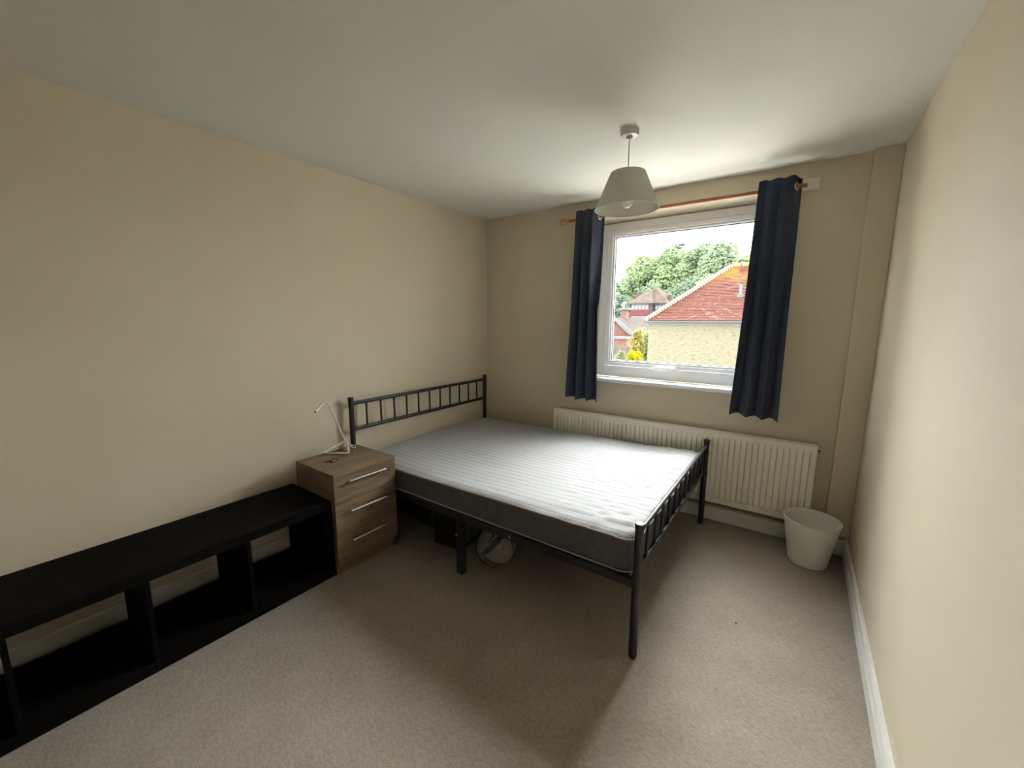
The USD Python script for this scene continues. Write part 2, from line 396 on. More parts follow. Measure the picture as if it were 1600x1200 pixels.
Vt = np.stack([GX, GY, GZ], -1).reshape(-1, 3); Ft = []
for j in range(ny - 1):
    a = j * nx + np.arange(nx - 1)
    Ft.append(np.stack([a, a + 1, a + nx + 1], 1)); Ft.append(np.stack([a, a + nx + 1, a + nx], 1))
obj('top_panel', trimesh.Trimesh(Vt, np.vstack(Ft), process=False), TICK, mt, smooth=True, label='white ticking with thin grey stripes')
obj('piping', tube(np.column_stack([OUT, edge_z(OUT[:, 0], OUT[:, 1]) - .001]), .0055, 8, closed=True), PIPETOP, mt, smooth=50, label='taupe piping round the top edge')
obj('piping', tube(np.column_stack([OUT, np.full(len(OUT), MZ0 + .005)]), .0042, 8, closed=True), PIPEBOT, mt, smooth=50, label='grey piping round the bottom edge')

# ------------------------------------------------------------------ low black bench (open shelving)
bench = thing('tv_bench', 'long low black-brown open shelf bench against the left wall', 'bench', (.062, -2.006, 0))
D, L, BH, T = .430, 1.54, .453, .046
obj('top_panel', box(0, D, -L, 0, BH - T, BH, .002), BLACKWOOD, bench)
obj('bottom_panel', box(0, D, -L + .0, 0, 0, T, .002), BLACKWOOD, bench)
obj('side_panel', box(.001, D - .001, -T, 0, T, BH - T), BLACKWOOD, bench)
obj('side_panel', box(.001, D - .001, -L, -L + T, T, BH - T), BLACKWOOD, bench)
for yd in (-.415, -.787, -1.155):
    obj('divider', box(.001, D - .001, yd - .016, yd, T, BH - T), BLACKWOOD, bench)

# ------------------------------------------------------------------ bedside drawers
bs = thing('bedside_drawers', 'three-drawer oak-effect bedside cabinet between the bench and bed', 'bedside cabinet', (.118, -2.004, 0))
BD, BW, BHh = .388, .4165, .608
obj('side_panel', box(0, BD, 0, .016, 0, BHh - .016), OAKV, bs); obj('side_panel', box(0, BD, BW - .016, BW, 0, BHh - .016), OAKV, bs)
obj('top_panel', box(0, BD + .018, 0, BW, BHh - .016, BHh, .0015), OAKH, bs)
obj('back_panel', box(0, .006, .016, BW - .016, .02, BHh - .016), OAKV, bs)
obj('plinth', box(BD - .018, BD - .003, .016, BW - .016, 0, .062), OAKH, bs)
for z0, z1, zh in ((.436, .590, .553), (.2535, .433, .374), (.068, .2505, .194)):
    dr = obj('drawer', box(BD, BD + .018, .0, BW, z0, z1, .0015), OAKH, bs)
    hm = [tube([(BD + .040, .084, zh), (BD + .040, .330, zh)], .0058, 14)]
    for hy in (.100, .314):
        hm.append(tube([(BD + .017, hy, zh), (BD + .040, hy, zh)], .0045, 10))
    obj('handle', hm, STEEL, dr, smooth=40, label='slim brushed steel bar handle')

# ------------------------------------------------------------------ desk lamp on the drawers
lx, ly, lz = .165, -1.70, BHh
lamp = thing('desk_lamp', 'slim white desk lamp with a triangular tube base on the bedside cabinet', 'lamp', (0, 0, 0))
A, B, Cc = np.array([.132, -1.838, lz + .0065]), np.array([.272, -1.742, lz + .0065]), np.array([.168, -1.692, lz + .060])
loop = bend([(A + B) / 2, B, Cc, A, (A + B) / 2], .022, 8)[:-1]
obj('base_loop', tube(loop, .0062, 10, closed=True), WHITEPAINT, lamp, smooth=60)
obj('base_disc', lathe([(0, 0), (.028, 0), (.030, .002), (.030, .020), (.028, .023), (0, .023)], (.165, -1.700, lz), 32), CORK, lamp, smooth=40, label='round wooden disc under the pivot')
obj('pivot', [tube([(.168, -1.7, lz + .023), (.168, -1.7, lz + .052), (.168, -1.702, lz + .083)], [.013, .011, .005], 14)], WHITEPAINT, lamp, smooth=50)
armp = bend([(.168, -1.702, lz + .07), (.17, -1.798, .931), (.17, -1.815, .951), (.17, -1.84, .944)], .012, 5)
obj('arm', tube(armp, .0042, 8), WHITEPAINT, lamp, smooth=60)
hdv = np.array([.17, -1.836, .947]); hde = np.array([.172, -1.886, .901])
hdp = obj('lamp_head', tube([hdv, hdv + (hde - hdv) * .05, hde], [.0045, .0068, .0068], 12), WHITEPAINT, lamp, smooth=40)
obj('end_cap', tube([hde, hde + (hde - hdv) * .07], .0070, 12), DARKPL, hdp, smooth=40, label='dark end cap')
cab = np.array([(.150, -1.672, lz + .006), (.150, -1.655, lz + .010), (.165, -1.640, lz + .016), (.185, -1.638, lz + .012), (.195, -1.650, lz + .006), (.180, -1.662, lz + .010), (.160, -1.652, lz + .018), (.150, -1.640, lz + .006)])
from scipy.interpolate import CubicSpline
cabs = CubicSpline(np.arange(len(cab)), cab)(np.linspace(0, len(cab) - 1, 40))
obj('cable', tube(cabs, .0032, 8), WHITEPAINT, lamp, smooth=60)

# ------------------------------------------------------------------ keys
kz = BHh
kb = thing('key_bunch', 'small bunch of dark keys on the bedside cabinet in front of the lamp', 'keys', (.300, -1.868, kz))
th = np.linspace(0, 2 * np.pi, 28, endpoint=False)
obj('key_ring', tube(np.column_stack([.012 * np.cos(th), .012 * np.sin(th), .0055 + .002 * np.sin(2 * th)]), .0013, 6, closed=True), STEEL, kb, smooth=60)
def key(ang, tilt, x, y, z, col):
    m = [lathe([(.003, 0), (.011, 0), (.011, .0022), (.003, .0022)], (.0, 0, 0), 16), box(.010, .034, -.0028, .0028, 0, .0022), box(.020, .023, -.0058, -.002, 0, .0022), box(.027, .031, -.0050, -.002, 0, .0022)]
    m = join(m); m.apply_transform(trimesh.transformations.rotation_matrix(tilt, [0, 1, 0])); m.apply_transform(trimesh.transformations.rotation_matrix(ang, [0, 0, 1])); m.apply_translation((x, y, z)); return obj('key', m, col, kb)
key(math.radians(75), -.10, .004, .012, .0015, BRASSKEY)
key(math.radians(-100), -.06, -.003, -.014, .001, DARKPL)
key(math.radians(-25), -.10, .012, -.004, .004, BRASSKEY)
obj('key_fob', box(-.018, .010, .004, .022, .0005, .010, .003), DARKPL, kb)

# ------------------------------------------------------------------ radiator
rad = thing('radiator', 'long white ridged panel radiator below the window', 'radiator')
RX0, RX1, RY, RZ0, RZ1 = .814, 2.704, -.078, .161, .690
pitch = .0347; x_first = .8285
xs = [RX0, RX0 + .004]
nr = 54
for k in range(nr):
    b = x_first + k * pitch
    xs += [b + pitch * t for t in (.03, .06, .12, .15, .5, .85, .88, .94, .97)]
xs += [RX1 - .004, RX1]; xs = np.array(sorted(xs))
zs = np.array([RZ0, RZ0 + .004, .200, .208, .214, .224, .30, .40, .50, .60, .628, .637, .644, .652, RZ1 - .004, RZ1])
def prof(x):
    f = (x - x_first) / pitch; t = f - np.floor(f)
    w = np.clip((np.minimum(t, 1 - t) - .05) / .08, 0, 1); w = w * w * (3 - 2 * w)
    return np.where((f < 0) | (f > nr), 0, w)
zw = np.interp(zs, [.200, .226, .625, .652], [0, 1, 1, 0]); zw = np.where((zs < .2) | (zs > .652), 0, zw)
X, Z = np.meshgrid(xs, zs)
Yp = RY - .0125 * prof(X) * zw[:, None]
Yp[0] += .004; Yp[-1] += .004; Yp[:, 0] += .004; Yp[:, -1] += .004
Vr = np.stack([X, Yp, Z], -1).reshape(-1, 3); m_ = len(xs); Fr = []
for j in range(len(zs) - 1):
    a = j * m_ + np.arange(m_ - 1)
    Fr.append(np.stack([a, a + 1, a + m_ + 1], 1)); Fr.append(np.stack([a, a + m_ + 1, a + m_], 1))
obj('front_panel', [trimesh.Trimesh(Vr, np.vstack(Fr), process=False), box(RX0 + .002, RX1 - .002, RY + .004, RY + .012, RZ0 + .002, RZ1 - .002), box(RX0, RX1, RY - .0035, RY + .002, RZ1 - .009, RZ1 - .003, .002), box(RX0, RX1, RY - .0035, RY + .002, RZ0 + .003, RZ0 + .008, .002), box(RX1 - .009, RX1 - .003, RY - .0035, RY + .002, RZ0 + .006, RZ1 - .006, .002)], RADW, rad, smooth=35)
obj('back_panel', box(RX0 + .01, RX1 - .01, -.036, -.026, RZ0, RZ1 - .004, .003), RADW, rad)
obj('convector', box(RX0 + .04, RX1 - .04, -.063, -.040, RZ0 + .03, RZ1 - .04), RADD, rad)
gr = [box(RX0 + .02, RX1 - .012, -.0665, -.063, RZ1 - .014, RZ1 - .006), box(RX0 + .02, RX1 - .012, -.040, -.0365, RZ1 - .014, RZ1 - .006)]
for k in range(147):
    x = RX0 + .024 + k * .0126
    gr.append(box(x, x + .0052, -.0655, -.038, RZ1 - .013, RZ1 - .007))
obj('grille', gr, RADW, rad)
for xe in (RX0 + .003, RX1 - .007):
    obj('side_panel', box(xe, xe + .004, -.067, -.036, RZ0 + .02, RZ1 - .006), RADW, rad)
obj('bleed_valve', [cyl((RX1 - .004, -.045, RZ1 - .04), (RX1 + .012, -.045, RZ1 - .04), .007, 12)], RADD, rad, smooth=40, label='dark bleed valve cap')
for xb_ in (1.1, 2.4):
    obj('bracket', box(xb_, xb_ + .03, -.027, -.0005, .25, .65), RADW, rad)
obj('tail_pipe', tube(bend([(RX1 - .01, -.056, RZ0 + .02), (RX1 + .03, -.056, RZ0 + .02), (RX1 + .03, -.056, .140)], .012), .0085, 10), PIPE, rad, smooth=60)
obj('heating_pipe', [tube([(.10, -.030, .122), (2.72, -.030, .122), (2.76, -.056, .122), (W - .025, -.058, .122)], .0095, 12)], PIPE, None, 'thin painted heating pipe running above the skirting under the radiator', 'pipe', smooth=60)

# ------------------------------------------------------------------ waste bin
bn = thing('waste_bin', 'white round tapered waste bin in the corner by the radiator', 'bin', (2.708, -.243, 0))
bh, r0, r1 = .281, .099, .1425
obj('bucket', lathe([(0, .006), (r0 - .010, .006), (r0 - .004, .008), (r1 - .004, bh - .004), (r1 - .003, bh), (r1 + .002, bh + .0015), (r1 + .0035, bh - .002), (r1 + .002, bh - .006), (r1 - .0005, bh - .008), (r0 + .001, .008), (r0 - .004, 0), (0, 0)], n=72), BINM, bn, smooth=40)

# ------------------------------------------------------------------ curtain pole and curtains
PY, PZ = -.092, 2.251
pole = thing('curtain_pole', 'brown wooden curtain pole above the window with a round end knob', 'curtain pole')
obj('rod', cyl((.925, PY, PZ), (2.498, PY, PZ), .0115, 20), POLEWOOD, pole, smooth=40)
fin = lathe([(0, -.004), (.013, -.004), (.015, .0), (.015, .012), (.011, .016), (.011, .022), (.018, .028), (.0245, .042), (.0255, .055), (.021, .070), (.011, .079), (0, .081)], n=28)
fin.apply_transform(trimesh.transformations.rotation_matrix(-np.pi / 2, [0, 1, 0])); fin.apply_translation((.932, PY, PZ))
obj('finial', fin, FINIALW, pole, smooth=50, label='pale round wooden finial')
obj('mounting_board', box(2.395, 2.556, -.020, 0, 2.240, 2.303, .002), CREAMWOOD, pole, label='cream painted board fixed to the wall')
for bx in (1.02, 2.448):
    obj('bracket', [cyl((bx, -.019 if bx > 2 else -.001, PZ), (bx, PY + .004, PZ), .009, 14), cyl((bx, -.024 if bx > 2 else -.006, PZ), (bx, -.019 if bx > 2 else -.0002, PZ), .020, 18)], POLEWOOD, pole, smooth=40)

def curtain(name, label, top, bot, ztop, zbot, waves, ph0, amp, seed, skew=0.0):
    t = thing(name, label, 'curtain', group=None)
    nu, nv = waves * 24 + 1, 60
    s = np.linspace(0, 1, int(nu)); v = np.linspace(0, 1, nv)
    S, Vv = np.meshgrid(s, v)
    z0 = ztop + .006 * np.cos(2 * np.pi * waves * S + ph0 + .6) + .004 * S
    zb = zbot[0] + (zbot[1] - zbot[0]) * S + .010 * (meshkit.noise(np.stack([S * 7, S * 0, S * 0 + seed], -1), seed) - .5)
    Zc = z0 + (zb - z0) * Vv
    e = Vv ** 1.3
    XL = top[0] + (bot[0] - top[0]) * e; XR = top[1] + (bot[1] - top[1]) * e
    wob = meshkit.noise(np.stack([S * 5, Vv * 2.2, S * 0], -1), seed + 1) - .5
    phs = 2 * np.pi * waves * S + ph0 + .9 * wob * Vv
    A_ = (.013 + (amp - .013) * np.clip(Vv / .55, 0, 1) ** .8) * (1 + .35 * wob * Vv)
    Xc = XL + (XR - XL) * S + .45 * (XR - XL) / (2 * np.pi * waves) * np.sin(2 * phs) * -.6
    tuck = np.clip((S - .86) / .10, 0, 1); tuck = tuck * tuck * (3 - 2 * tuck)
    Yc = PY - .034 - .004 * Vv + A_ * np.cos(phs)
    Yc = Yc + tuck * np.clip(1 - Vv / .5, 0, 1) ** .5 * (PY + .034 - Yc)
    Yc = np.minimum(Yc, -.047)
    Zc -= .008 * np.maximum(-np.cos(phs), 0) * Vv
    P = np.stack([Xc, Yc, Zc], -1)
    du = np.gradient(P, axis=1); dv = np.gradient(P, axis=0); nm = np.cross(du, dv); nm /= np.maximum(np.linalg.norm(nm, axis=2, keepdims=True), 1e-9)
    h = .0011
    F_, B_ = P + nm * h, P - nm * h
    VV = np.vstack([F_.reshape(-1, 3), B_.reshape(-1, 3)]); w_ = P.shape[1]; N = P.shape[0] * w_
    Fq = []
    cen = (P[:-1, :-1] + P[1:, :-1] + P[:-1, 1:] + P[1:, 1:]) / 4
    keep = (np.hypot(cen[..., 1] - PY, cen[..., 2] - PZ) > .0175)
    for j in range(nv - 1):
        i = np.nonzero(keep[j])[0]; a = j * w_ + i
        Fq += [np.stack([a, a + w_ + 1, a + 1], 1), np.stack([a, a + w_, a + w_ + 1], 1)]
        Fq += [np.stack([N + a, N + a + 1, N + a + w_ + 1], 1), np.stack([N + a, N + a + w_ + 1, N + a + w_], 1)]
    def strip(ix):
        ix = np.asarray(ix); a, b = ix[:-1], ix[1:]
        return [np.stack([a, b, N + b], 1), np.stack([a, N + b, N + a], 1)]
    Fq += strip(np.arange(w_)) + strip((nv - 1) * w_ + np.arange(w_)) + strip(np.arange(nv) * w_) + strip(np.arange(nv) * w_ + w_ - 1)
    obj('cloth', trimesh.Trimesh(VV, np.vstack(Fq), process=False), NAVY, t, smooth=60)
    # eyelet rings where the cloth crosses the pole
    j = int(np.argmin(np.abs(Zc[:, 0] - PZ))); sy = Yc[j] - PY
    for i in np.nonzero(np.sign(sy[:-1]) != np.sign(sy[1:]))[0]:
        c = np.array([Xc[j, i], PY, PZ]); tu = du[j, i].copy(); tu[2] = 0; tu /= np.linalg.norm(tu)
        if abs(tu[1]) < .08:
            continue
        a = np.linspace(0, 2 * np.pi, 28, endpoint=False)
        obj('eyelet', tube(c + .0215 * (np.cos(a)[:, None] * tu + np.sin(a)[:, None] * np.array([0, 0, 1.0])), .0042, 8, closed=True), BRASS, t, smooth=60)
    return t
curtain('curtain', 'navy eyelet curtain on the left of the window behind the pendant shade', (1.016, 1.222), (.972, 1.245), 2.306, (.826, .806), 3, math.pi * .8, .036, 4)
curtain('curtain', 'navy eyelet curtain on the right of the window beside the cream board', (2.252, 2.470), (2.202, 2.478), 2.302, (.850, .830), 3, math.pi * .9, .036, 9)

# ------------------------------------------------------------------ pendant light
px, py = 1.757, -1.030
pen = thing('pendant_light', 'white tapered fabric pendant lampshade hanging from the ceiling', 'pendant light', (px, py, 0))
obj('ceiling_rose', lathe([(0, H), (.0445, H), (.0455, H - .004), (.0445, H - .020), (.040, H - .029), (.016, H - .031), (.011, H - .043), (0, H - .043)], n=40), ROSE, pen, smooth=40)
obj('cord', cyl((0, 0, 2.135), (0, 0, H - .04), .0028, 10), ROSE, pen, smooth=60)
zb, zt, rb, rt = 2.024, 2.200, .159, .0855
sh = obj('shade', lathe([(rb, zb), (rb + .0012, zb + .001), (rt + .0012, zt - .001), (rt, zt), (rt - .0012, zt - .001), (rb - .0012, zb + .001), (rb, zb)], n=72), SHADE, pen, smooth=50)
obj('trim_ring', [tube(np.column_stack([rb * np.cos(th2), rb * np.sin(th2), np.full(72, zb + .001)]), .0024, 8, closed=True) for th2 in [np.linspace(0, 2 * np.pi, 72, endpoint=False)]], plain('shade_trim', (.70, .69, .64), .6), sh, smooth=60)
sp = [lathe([(.019, 2.150), (.024, 2.150), (.024, 2.153), (.019, 2.153), (.019, 2.150)], n=24)]
for k in range(3):
    a = k * 2 * np.pi / 3 + .4
    sp.append(cyl((.022 * math.cos(a), .022 * math.sin(a), 2.1515), ((rt - .002) * math.cos(a), (rt - .002) * math.sin(a), 2.192), .0017, 6))
obj('shade_carrier', sp, WHITEPAINT, sh, smooth=40)
obj('lamp_holder', lathe([(0, 2.112), (.0185, 2.112), (.0195, 2.118), (.0195, 2.140), (.017, 2.158), (.008, 2.168), (0, 2.168)], n=28), ROSE, pen, smooth=40)
obj('bulb', lathe([(0, 2.030)] + [(.030 * math.sin(a), 2.060 - .030 * math.cos(a)) for a in np.linspace(.15, 2.35, 16)] + [(.013, 2.095), (.012, 2.115), (0, 2.115)], n=36), BULB, pen, smooth=50)

# ------------------------------------------------------------------ under the bed
sc = thing('storage_case', 'black fabric case with a pale mesh side standing under the bed', 'storage case', (.70, -1.448, 0), 8)
BLKF = noisy('black_nylon', (.006, .006, .006), (.010, .010, .010), 90, rough=.8, bump=.2, bscale=300, bdist=.002)
MESHW = plain('pale_mesh_thread', (.32, .32, .31), .7)
obj('body', box(0, .235, 0, .42, 0, .305, .018), BLKF, sc)
net = []
for k in range(8):
    net.append(cyl((.2365, .03 + k * .022, .045), (.2365, .03 + k * .022, .225), .0014, 5))
for k in range(9):
    net.append(cyl((.2365, .03, .045 + k * .0225), (.2365, .184, .045 + k * .0225), .0014, 5))
obj('mesh_panel', net, MESHW, sc, label='pale square mesh on the end')
obj('edge_binding', [box(-.002, .004, -.002, .003, .03, .28, .001)], MATSIDE, sc)

bag = thing('storage_bag', 'larger black bag deeper under the bed behind the bedside cabinet', 'storage bag', (.10, -1.30, 0), -6)
obj('body', box(0, .50, 0, .45, 0, .325, .035), BLKF, bag)
obj('handle', tube(bend([(.15, -.004, .20), (.15, -.02, .14), (.33, -.02, .14), (.33, -.004, .20)], .03), .007, 8), BLKF, bag, smooth=60)

ball = thing('football', 'white football with grey curved panels under the bed', 'ball', (1.171, -1.372, .1175))
BALLW = noisy('ball_white', (.22, .205, .185), (.26, .245, .22), 30, rough=.45)
BALLG = plain('ball_grey', (.045, .047, .046), .5); BALLK = plain('ball_dark', (.008, .008, .009), .5); BALLT = plain('ball_teal_grey', (.095, .11, .10), .5)
obj('cover', trimesh.creation.icosphere(4, .1165), BALLW, ball, smooth=True)
def sphere_patch(path, widths, rad):
    """curved band on the sphere: unit directions along path, angular half widths"""
    path = np.asarray(path, float); path /= np.linalg.norm(path, axis=1, keepdims=True)
    k = CubicSpline(np.arange(len(path)), path)(np.linspace(0, len(path) - 1, 36)); k /= np.linalg.norm(k, axis=1, keepdims=True)
    w = np.interp(np.linspace(0, 1, 36), np.linspace(0, 1, len(widths)), widths)
    t = np.gradient(k, axis=0); sd = np.cross(k, t); sd /= np.linalg.norm(sd, axis=1, keepdims=True)
    cols = []
    for f in np.linspace(-1, 1, 7):
        q = k + sd * (w * f)[:, None]; q /= np.linalg.norm(q, axis=1, keepdims=True); cols.append(q * (rad + .0012 * (1 - f ** 6)))
    V_ = np.stack(cols, 1); F = []
    for i in range(35):
        for j in range(6):
            a = i * 7 + j; F += [(a, a + 1, a + 8), (a, a + 8, a + 7)]
    m = trimesh.Trimesh(V_.reshape(-1, 3), F, process=False)
    if (m.face_normals * m.triangles_center).sum() < 0: m.invert()
    return m
vd = C_ - np.array([1.171, -1.372, .1175]); vd /= np.linalg.norm(vd)
rt_ = np.cross([0, 0, 1], vd); rt_ /= np.linalg.norm(rt_); up_ = np.cross(vd, rt_)
def bd(a, b):
    return a * rt_ + b * up_ + math.sqrt(max(0, 1 - a * a - b * b)) * vd
obj('grey_panel', sphere_patch([bd(.35, .62), bd(.02, .18), bd(-.45, -.25), bd(-.75, -.45)], [.10, .15, .13, .05], .1166), BALLG, ball, smooth=True)
obj('grey_panel', sphere_patch([bd(-.80, -.35), bd(-.35, -.75), bd(.10, -.90), bd(.5, -.80)], [.04, .12, .10, .03], .1166), BALLG, ball, smooth=True)
obj('grey_panel', sphere_patch([bd(.72, .55), bd(.82, .15), bd(.80, -.30)], [.06, .17, .05], .1166), BALLT, ball, smooth=True)
obj('dark_stripe', sphere_patch([bd(.0, .75), bd(-.18, .42), bd(-.40, .08)], [.03, .05, .02], .1172), BALLK, ball, smooth=True)
obj('dark_stripe', sphere_patch([bd(-.25, .12), bd(.10, .30), bd(.45, .32)], [.02, .045, .02], .1172), BALLK, ball, smooth=True)
obj('dark_stripe', sphere_patch([bd(.38, -.02), bd(.33, -.16), bd(.29, -.28)], [.012, .022, .01], .1172), BALLK, ball, smooth=True)

sk_ = meshkit.noise(np.random.default_rng(5).random((3, 3)) * 9)
speck = trimesh.creation.icosphere(1, .005); speck.vertices *= [1.2, .8, .5]; speck.apply_translation((2.423, -1.082, .003))
obj('lint_speck', speck, plain('grey_lint', (.07, .06, .05), .9), None, 'tiny dark speck of lint on the carpet right of the bed', 'lint')

# ================================================================== outside
GZ0 = -2.7
BOUNCE_GROUND = noisy('pale_bounce_ground', (.36, .345, .31), (.46, .445, .41), 1.5, rough=.95, spec=.1)  # mostly unseen ground, made pale to bounce daylight onto the bedroom ceiling
struct('ground', box(-140, 140, .6, 190, GZ0 - .5, GZ0), BOUNCE_GROUND, 'ground of the gardens outside the window, made pale to bounce light indoors', 'ground')

RENDER = mat('cream_pebbledash', {'g': ('geometry', {}), 'v': ('noise_texture', dict(scale=7, detail=4, roughness=.65)), 'm': ('mapping', dict(scale=(1, 1, 2.0), rotation=(0, .25, 0))), 'r': ('rgb_ramp', {'ramp': [(.34, (.058, .052, .036)), (.44, (.102, .093, .064)), (.6, (.113, .104, .074))]}),
    'b': ('bump', dict(strength=.7, distance=.03)), 'p': ('principled_bsdf', dict(roughness=.95, specular_ior_level=.05))},
    [('g.position', 'm.vector'), ('m.vector', 'v.vector'), ('v.fac', 'r.fac'), ('r.color', 'p.base_color'), ('v.fac', 'b.height'), ('b.normal', 'p.normal')])
TILE = mat('red_clay_tiles', {'g': ('geometry', {}), 'w': ('white_noise_texture', dict(dimensions='1D')), 'r': ('rgb_ramp', {'ramp': [(0, (0.0430, 0.0134, 0.0100)), (.5, (0.0550, 0.0180, 0.0130)), (1, (0.0668, 0.0258, 0.0183))]}),
    'n': ('noise_texture', dict(scale=.8, detail=3)), 'n2': ('noise_texture', dict(scale=6, detail=4, roughness=.7)), 'lr': ('rgb_ramp', {'ramp': [(.56, (0, 0, 0)), (.68, (1, 1, 1))]}), 'mx': ('mix_color', dict(b=(0.0905, 0.0711, 0.0602))),
    'sx': ('separate_xyz', {}), 'hz': ('map_range', dict(from_min=2.75, from_max=3.35, clamp=True)), 'mu': ('math', dict(math_type='multiply')), 'or': ('mix_color', dict(b=(.125, .058, .010))),
    'nr': ('rgb_ramp', {'ramp': [(.36, (0, 0, 0)), (.50, (1, 1, 1))]}), 'p': ('principled_bsdf', dict(roughness=.85, specular_ior_level=.1))},
    [('g.random_per_island', 'w.w'), ('w.value', 'r.fac'), ('g.position', 'n.vector'), ('g.position', 'n2.vector'), ('n2.fac', 'lr.fac'), ('lr.color', 'mx.fac'), ('r.color', 'mx.a'),
     ('g.position', 'sx.vector'), ('sx.z', 'hz.value'), ('n.fac', 'nr.fac'), ('nr.color', 'mu.value1'), ('hz.result', 'mu.value2'), ('mu.value', 'or.fac'), ('mx.result', 'or.a'), ('or.result', 'p.base_color')])
HIPT = noisy('pale_hip_tile', (0.1152, 0.0778, 0.0404), (0.1440, 0.1152, 0.0748), 9, rough=.9, spec=.05)
GUTTER = plain('grey_gutter', (0.0288, 0.0259, 0.0259), .6)
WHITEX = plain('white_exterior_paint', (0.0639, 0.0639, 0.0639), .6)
REDBAND = noisy('red_hung_tiles', (0.0713, 0.0108, 0.0125), (0.0891, 0.0161, 0.0172), 6, rough=.8)
BROWNROOF = noisy('brown_roof_tiles', (.046, .036, .030), (.068, .054, .047), 1.4, rough=.9, detail=5, spec=0)
CHIMBRICK = noisy('brown_chimney_brick', (.050, .037, .032), (.070, .052, .045), 5, rough=.9, spec=.05)
GREYWALL = noisy('grey_brick', (0.0360, 0.0302, 0.0276), (0.0497, 0.0415, 0.0360), 5, rough=.9)
ORBRICK = noisy('orange_brick', (0.0904, 0.0421, 0.0285), (0.1141, 0.0552, 0.0384), 4, rough=.9)
FENCEW = noisy('weathered_fence', (0.0540, 0.0467, 0.0398), (0.0737, 0.0638, 0.0540), 4, rough=.9, stretch=(1, 1, .2))
DARKGL = plain('far_window_glass', (.13, .14, .16), .2)
BARK = noisy('bark', (0.0180, 0.0144, 0.0108), (0.0324, 0.0270, 0.0216), 3, rough=.95)

# --- near house with red hipped roof
nh = thing('house', 'cream pebbledash house with a red tiled hip roof just outside the window', 'house')
ex, ey, ez = -2.47, 13.0, 1.46
tx, rise_ = 2.53, 2.14
XE = 7.0
obj('wall', box(-2.40, XE, 13.14, 18.0, GZ0, 1.40), RENDER, nh)
obj('soffit', box(ex + .03, XE + .05, ey + .06, 13.16, 1.30, 1.37), WHITEX, nh)
obj('gutter', prism([(ey - .10, 1.455), (ey - .09, 1.39), (ey - .03, 1.36), (ey + .04, 1.39), (ey + .06, 1.455)], 'x', ex - .08, XE + .1), GUTTER, nh)
ap = np.array([ex + tx, ey + tx, ez + rise_]); ap2 = np.array([XE + .1, ey + tx, ez + rise_])
rf = obj('roof', [slabs([(ex, ey, ez), (XE + .1, ey, ez), ap2, ap], .05), slabs([(ex, ey, ez), tuple(ap), (ex, ey + 2 * tx, ez)], .05), slabs([(XE + .1, ey + 2 * tx, ez), (ex, ey + 2 * tx, ez), tuple(ap), tuple(ap2)], .05)], TILE, nh)
rng = np.random.default_rng(7)
tiles = []
sl_len = math.hypot(tx, rise_); ncourse = 36; g = sl_len / ncourse
cs, sn = tx / sl_len, rise_ / sl_len
for c in range(ncourse):
    s0 = c * g; hip_x = ex + (s0 + g * .9) * cs
    x = ex + (c % 2) * .0825 - .02
    while x < 1.6:
        xa, xb = max(x, hip_x - .02), x + .161
        if xb - xa > .03:
            lift = .026 + rng.uniform(-.003, .004); w0, w1 = s0 - .01, s0 + g * 1.3
            P = []
            for (sx_, lf) in ((w0, lift), (w1, .006)):
                for xx in (xa, xb):
                    for th_ in (0, .012):
                        k = lf - th_
                        P.append((xx, ey + sx_ * cs - k * sn, ez + sx_ * sn + k * cs))
            tiles.append(hull(P))
        x += .165
obj('roof_tiles', tiles, TILE, rf, kind='stuff')
hipdir = ap - np.array([ex, ey, ez]); hl = np.linalg.norm(hipdir); hipdir /= hl
nh_t = 34
MORTAR = plain('pale_mortar', (.27, .26, .22), .95)
for k in range(nh_t):
    p0 = np.array([ex, ey, ez]) + hipdir * (k * hl / nh_t) + [0, 0, .045]; p1 = p0 + hipdir * (hl / nh_t * 1.02) + [0, 0, -.025]
    ht = obj('hip_tile', tube([p0, p1], [.085, .070], 10), HIPT, rf)
    obj('mortar', tube([p0 - hipdir * .012, p0 + hipdir * .040], [.093, .091], 8), MORTAR, rf)
for k in range(8):
    xk = ap[0] + k * .33
    obj('ridge_tile', tube([(xk, ap[1], ap[2] + .03), (xk + .315, ap[1], ap[2] + .02)], [.11, .105], 10), HIPT, rf)
vp = np.array([.59, 14.07, 2.40])
vt_ = obj('vent_pipe', tube([vp - [0, 0, .1], vp + [0, -.02, .36]], .055, 12), WHITEX, nh, smooth=40)
obj('vent_collar', lathe([(.05, -.10), (.13, -.11), (.12, -.05), (.07, .03), (.05, .03)], tuple(vp), 18), GUTTER, vt_, smooth=40)

# --- house builder bits for far houses
def far_window(parent, x0, x1, y, z0, z1, panes, mid=True):
    f = obj('window', [box(x0, x1, y - .10, y, z0, z1)], WHITEX, parent)
    n = panes; w = (x1 - x0) / n
    for k in range(n):
        obj('pane', box(x0 + k * w + w * .2, x0 + (k + 1) * w - w * .2, y - .12, y - .09, z0 + (z1 - z0) * .14, z1 - (z1 - z0) * .30), DARKGL, f)
    return f

